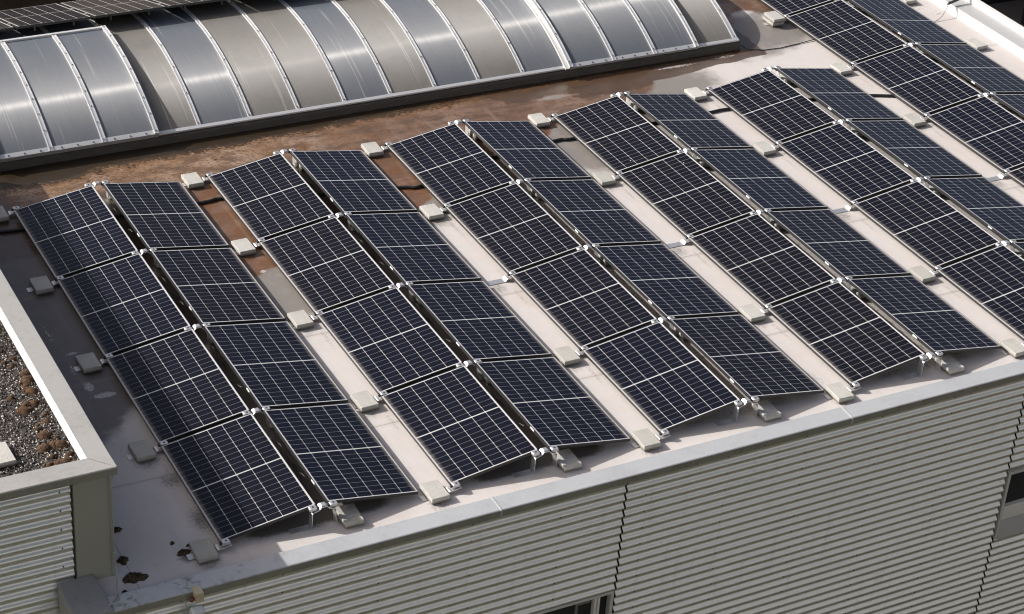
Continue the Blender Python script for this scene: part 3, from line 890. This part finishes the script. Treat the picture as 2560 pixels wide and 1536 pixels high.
CABLES = [cable_mesh(s).build('cable', 'black_rubber') for s in range(4)]
st = MB(); st.box(PW, PW + .0012, PL - .42, PL - .34, -.028, -.008)
STICK = st.build('label_sticker', 'sticker')
ORD = ['first', 'second', 'third', 'fourth', 'fifth', 'sixth', 'seventh']
first = True
for i, js in ROWS.items():
    for side in 'WE':
        seen = 0
        for j in js:
            y0 = j * PITCH
            x = i * D if side == 'W' else i * D + 2 * WX + GR
            cx = x + (WX / 2 if side == 'W' else -WX / 2)
            if not any(visible(x + a * (1 if side == 'W' else -1), y0 + b_, .15, 0) for a in (0, .3, .5, .75, 1.02) for b_ in (0, .4, .8, 1.3, 1.75)):
                continue
            o = P0 if first else copy_tree(P0)
            first = False
            if side == 'W':
                o.location = (x, y0, ZL)
            else:
                o.location = (x, y0 + PL, ZL); o.rotation_euler = (0, 0, math.pi)
                c = CABLES[random.randrange(4)].copy(); COL.objects.link(c); c.parent = o; c.matrix_local = Matrix.Rotation(-TILT, 4, 'Y')
                c = STICK.copy(); COL.objects.link(c); c.parent = o; c.matrix_local = Matrix.Rotation(-TILT, 4, 'Y')
                # rotated half a turn: the sticker side faces the ridge
            o.rotation_euler.z += random.uniform(-.0006, .0006)
            o.location.z += random.uniform(-.0015, .0015)
            seen += 1
            ordn = 'first' if seen == 1 else ORD[seen - 1]
            shade = 'half shaded ' if (i == 0 and side == 'W') else ''
            tag(o, f'{shade}{"left" if side == "W" else "right"}-sloping solar panel in the {rowphrase(i)}, {ordn} from the front', 'solar panel', 'solar panels on the flat roof')
for c in CABLES + [STICK]:
    bpy.data.objects.remove(c)

# panels mounted above the back half of the skylight, sloping away from the camera
tilt2 = math.atan2(.50, 1.68)
for k in range(8):
    xs = 1.10 + (k - 2) * 1.085
    o = copy_tree(P0)
    # long side runs away from the camera: turn the panel so its short side lies along x
    o.location = (xs + .02, 10.715, .905)
    o.rotation_euler = (0, 0, 0)
    T = Matrix.Rotation(-tilt2, 4, 'X')
    for ch in o.children:
        ch.matrix_local = T
        if ch.name.startswith('glass'):
            if k == 0:
                roof_glass = ch.data.copy(); roof_glass.materials[0] = M['cells_plain_glare']
            ch.data = roof_glass
    for q in (.35, 1.0):
        mb = MB(); mb.box(PW + .004, PW + .044, q - .03, q + .03, -.03, .004); cl = mb.build('clamp', 'aluminium', o); cl.matrix_local = T
    for xx in (.25, .8):
        mb = MB(); mb.box(xx - .012, xx + .012, .07, .10, -.10, -.036)
        cl = mb.build('foot', 'bolt_dark', o); cl.matrix_local = T
    tag(o, f'solar panel mounted above the skylight vault, {ORD[k] if k < 7 else "eighth"} counted from the left end', 'solar panel', 'solar panels over the skylight')

# ---------------------------------------------------------------- mounting brackets and ballast
def zpan(x):   # underside height of the panels at distance x from a row's low left edge
    return (ZL + x * .16148 if x <= WX else ZL + (2 * WX + GR - x) * .16148) - .036
def ridge_proto():
    root = empty('ridge_bracket')
    hw = .042
    c = WX + GR / 2
    b = MB()
    zt = zpan(.95)
    left = [(.73, .005), (.945, .005), (.955, .012), (.962, zt - .02), (.972, zt - .006), (1.035, zt + .012), (c - .03, ZH - .006), (c + .03, ZH - .006)]
    right = [(2 * c - p, q) for p, q in left[:-2]][::-1]
    b.ribbon(left + right, 'y', -hw, hw, .006)
    b.build('strap', 'aluminium', root)
    for s in (-1, 1):
        x0 = c - s * (GR / 2 + .045)
        z0 = ZH - .045 * .16
        b = MB()
        b.bevbox(x0 - .040, x0 + .040, -.026, .026, z0 - .030, z0 + .002, .003); b.box(x0 - .030, x0 + .030, -.033, .033, z0 + .003, z0 + .0055)
        cl = b.build('clamp', 'aluminium', root)
        b = MB(); b.bevbox(x0 - .010, x0 + .010, -.010, .010, z0 + .006, z0 + .011, .002); b.build('bolt', 'bolt_dark', cl)
        b = MB(); b.bevbox(x0 + s * .052 - .01, x0 + s * .052 + .01, -.014, .014, z0 - .026, z0 - .004, .003); b.build('rubber_pad', 'black_rubber', root)
    b = MB(); b.bevbox(c - .028, c + .028, -.032, .032, ZH - .0025, ZH + .007, .003); b.build('ridge_cap', 'aluminium', root)
    return root
def valley_proto():
    """rail on the roof from one row's low edge to the next row's low edge; origin at the next row's low edge"""
    root = empty('valley_bracket')
    hw = .045; g = D - 2 * WX - GR
    b = MB()
    zt = ZL - .045
    b.ribbon([(.10, zt + .016), (.0, zt), (-.035, zt), (-.045, zt - .008), (-.058, .012), (-.066, .006), (-g + .066, .006), (-g + .058, .012), (-g + .045, zt - .008), (-g + .035, zt), (-g, zt), (-g - .10, zt + .016)], 'y', -hw, hw, .006)
    b.build('rail', 'aluminium', root)
    for s in (0, 1):
        x0 = .05 if s == 0 else -g - .05
        z0 = ZL + .05 * .16
        b = MB(); b.bevbox(x0 - .040, x0 + .040, -.026, .026, z0 - .032, z0 + .002, .003); b.box(x0 - .030, x0 + .030, -.033, .033, z0 + .003, z0 + .0055)
        cl = b.build('clamp', 'aluminium', root)
        b = MB(); b.bevbox(x0 - .010, x0 + .010, -.010, .010, z0 + .006, z0 + .011, .002); b.build('bolt', 'bolt_dark', cl)
        b = MB(); xx = x0 + (-.055 if s == 0 else .055); b.bevbox(xx - .012, xx + .012, -.016, .016, z0 - .030, z0 - .006, .003); b.build('rubber_pad', 'black_rubber', root)
    return root
def block_proto():
    b = MB(); b.bevbox(-.105, .105, -.150, .150, 0, .066, .005)
    return b.build('paving_block', 'concrete')
RB, VB, BL = ridge_proto(), valley_proto(), block_proto()
SEAM = ['at the front end', 'at its first seam', 'at its second seam', 'at its third seam', 'at the back end', 'at its fifth seam', 'at its sixth seam', 'at its seventh seam']
fr = fv = fb = True
def seam_word(i, j):
    if i < 5 or j < 4:
        return SEAM[j]
    return {4: 'beside its fourth seam', 5: 'beside its fifth seam', 6: 'beside its sixth seam', 7: 'beside its seventh seam'}[j]
NOBLOCK = {(2, 2), (3, 2), (4, 2), (5, 2)}
for i in range(7):
    for j in range(8):
        if i < 5 and j > 4:
            continue
        ys = j * PITCH - GAP / 2
        xr = i * D + WX + GR / 2
        if i < 6 and not (i == 5 and j < 1) and visible(xr, ys, .2):
            o = RB if fr else copy_tree(RB); fr = False
            o.location = (i * D, ys, 0)
            tag(o, f'aluminium ridge bracket of the {rowphrase(i)}, {seam_word(i, j)}', 'bracket', 'ridge brackets of the panel rows')
            # ballast block under the right-hand panel on the bracket's foot
            if (i, j) != (4, 4) or True:
                c = BL if fb else BL.copy()
                if not fb: COL.objects.link(c)
                fb = False
                c.location = (i * D + 1.372 + random.uniform(-.01, .01), ys - .02 + random.uniform(-.015, .015), .009)
                c.rotation_euler = (0, 0, random.uniform(-.03, .03))
                tag(c, f'paving block under the ridge of the {rowphrase(i)}, {seam_word(i, j)}', 'paving block', 'ballast blocks under the ridges')
        xv = i * D - .18
        if visible(xv, ys, .05):
            if i == 0:
                gapw = 'lane left of the leftmost row'
            elif i == 6:
                gapw = 'lane right of the rightmost row'
            else:
                gapw = f'lane between {ROWNAME[i - 1]} and {ROWNAME[i]} rows'
            if i == 5 and j == 5:
                pass
            o = VB if fv else copy_tree(VB); fv = False
            o.location = (i * D, ys, 0)
            tag(o, f'flat aluminium rail bracket in the {gapw}, {seam_word(i, j)}', 'bracket', 'rail brackets in the lanes')
            if i == 0 or i == 6:      # outer lanes: only one side carries a panel
                for ch in list(o.children):
                    if ch.name.startswith(('clamp', 'rubber')) and (ch.data.vertices[0].co.x < -.2 if i == 0 else ch.data.vertices[0].co.x > -.2):
                        for q in list(ch.children): bpy.data.objects.remove(q)
                        bpy.data.objects.remove(ch)
                for ch in list(o.children):
                    if ch.name.startswith('rail'):
                        mb = MB(); zt = ZL - .045
                        pr = [(.10, zt + .016), (.0, zt), (-.035, zt), (-.045, zt - .008), (-.058, .012), (-.066, .006), (-.352, .006)]
                        g_ = D - 2 * WX - GR
                        if i == 6: pr = [(-g_ - p, q) for p, q in pr]
                        mb.ribbon(pr, 'y', -.045, .045, .006)
                        nr = mb.build('rail', 'aluminium', o); bpy.data.objects.remove(ch)
            if (i, j) in NOBLOCK:
                continue
            for lay in range(2 if (i, j) == (5, 5) else 1):
                c = BL.copy(); COL.objects.link(c)
                c.location = (i * D - .190 + random.uniform(-.008, .008), ys - .005 + random.uniform(-.02, .02), .0105 + lay * .067)
                c.rotation_euler = (0, 0, random.uniform(-.04, .04))
                lab = f'concrete paving block in the {gapw}, {seam_word(i, j)}'
                if (i, j) == (5, 5): lab = ('upper' if lay else 'lower') + ' one of two stacked paving blocks left of the rightmost row'
                tag(c, lab, 'paving block', 'ballast blocks in the lanes')

b = MB(); b.bevbox(-.17, .17, -.17, .17, 0, .055, .006); o = b.build('paving_slab', 'concrete', None, False, (-1.99, .76, 1.112)); o.rotation_euler.z = .03
tag(o, 'pale square paving slab lying on the annex gravel', 'paving slab')

# cable conduit snaking across the roof under the rows
pts = []
cx = [(-.6, 6.90), (-.2, 6.84), (0.6, 6.75), (2.25, 6.69), (2.56, 6.70), (3.6, 6.4), (4.8, 6.18), (5.12, 6.13), (6.3, 6.5), (7.38, 6.66), (7.65, 6.63), (9.0, 6.66), (9.91, 6.68), (10.18, 6.68), (11.4, 6.55), (12.2, 6.40), (12.47, 6.33), (12.79, 6.20), (13.4, 6.0)]
for k in range(len(cx) - 1):
    for q in range(6):
        t = q / 6
        p0 = cx[max(k - 1, 0)]; p1 = cx[k]; p2 = cx[k + 1]; p3 = cx[min(k + 2, len(cx) - 1)]
        def cr(a, b_, c, d): return .5 * (2 * b_ + (c - a) * t + (2 * a - 5 * b_ + 4 * c - d) * t * t + (-a + 3 * b_ - 3 * c + d) * t ** 3)
        pts.append((cr(p0[0], p1[0], p2[0], p3[0]), cr(p0[1], p1[1], p2[1], p3[1]), .022))
b = MB(); b.tube(pts, .021, 8)
tag(b.build('cable_conduit', 'black_rubber', None, True), 'black cable conduit crossing the lanes near the back of the rows', 'conduit')
b = MB(); b.tube([(11.5, 8.62, .03), (11.58, 8.35, .012), (11.8, 8.24, .01), (12.09, 8.22, .01), (12.45, 8.26, .01), (12.8, 8.30, .02), (13.0, 8.3, .04)], .007, 6)
tag(b.build('thin_cable', 'black_rubber', None, True), 'thin dark cable from the skylight end to the rightmost row', 'cable')

# air terminal on the right parapet
rd = empty('lightning_rod', (15.40, 8.44, .15), 0, 'short grey rod lying across the right parapet with a wire', 'rod')
b = MB(); b.tube([(0, 0, .03), (.40, .06, .09)], .022, 8); b.tube([(-.03, -.01, .02), (.02, .003, .06)], .014, 6); b.build('rod', 'bolt_dark', rd)
b = MB(); b.tube([(0, 0, .03), (-.08, -.06, -.02), (-.2, -.14, -.09), (-.31, -.18, -.13), (-.42, -.2, -.144), (-.6, -.25, -.144)], .006, 5); b.build('wire', 'wire_metal', rd)

# ---------------------------------------------------------------- beyond the roof
b = MB(); b.box(15.99, 60, -30, 60, -3.2, -3.0)
tag(b.build('terrace', 'terrace'), kind='structure')
nb = empty('neighbour_building', (30, 17, -3), 0, 'dark neighbouring building beyond the right parapet', 'building')
b = MB(); b.box(-12, 12, -2.95, 5, 0, 2.4); b.build('wall', 'dark_wall', nb)
b = MB()
for k in range(5): b.box(-12.0, 12, -3.01, -2.955, .3 + k * .22, .36 + k * .22)
b.build('louvre', 'black_frame', nb)
nb2 = empty('dark_shed', (21.5, 12.75, -3), 0, 'near black shed corner at the right edge beyond the parapet', 'building')
b = MB(); b.box(-.15, 4, -2.6, .35, 0, 2.2); b.build('wall', 'dark_wall', nb2)
b = MB(); b.box(-.2, 4.05, -2.65, .4, 2.201, 2.28); b.build('roof', 'black_frame', nb2)
# black box added in place of the deep shade behind the skylight
pr_ = empty('shade_backdrop', (2.5, 16.5, 0), 0, 'black backdrop box added for the deep shade behind the skylight', 'building')
b = MB(); b.box(-8, 4, 0, 4, 0, 3.5); b.build('wall', 'dark_wall', pr_)
b = MB(); b.box(-8.1, 4.1, -.1, 4.1, 3.501, 3.6); b.build('roof', 'black_frame', pr_)
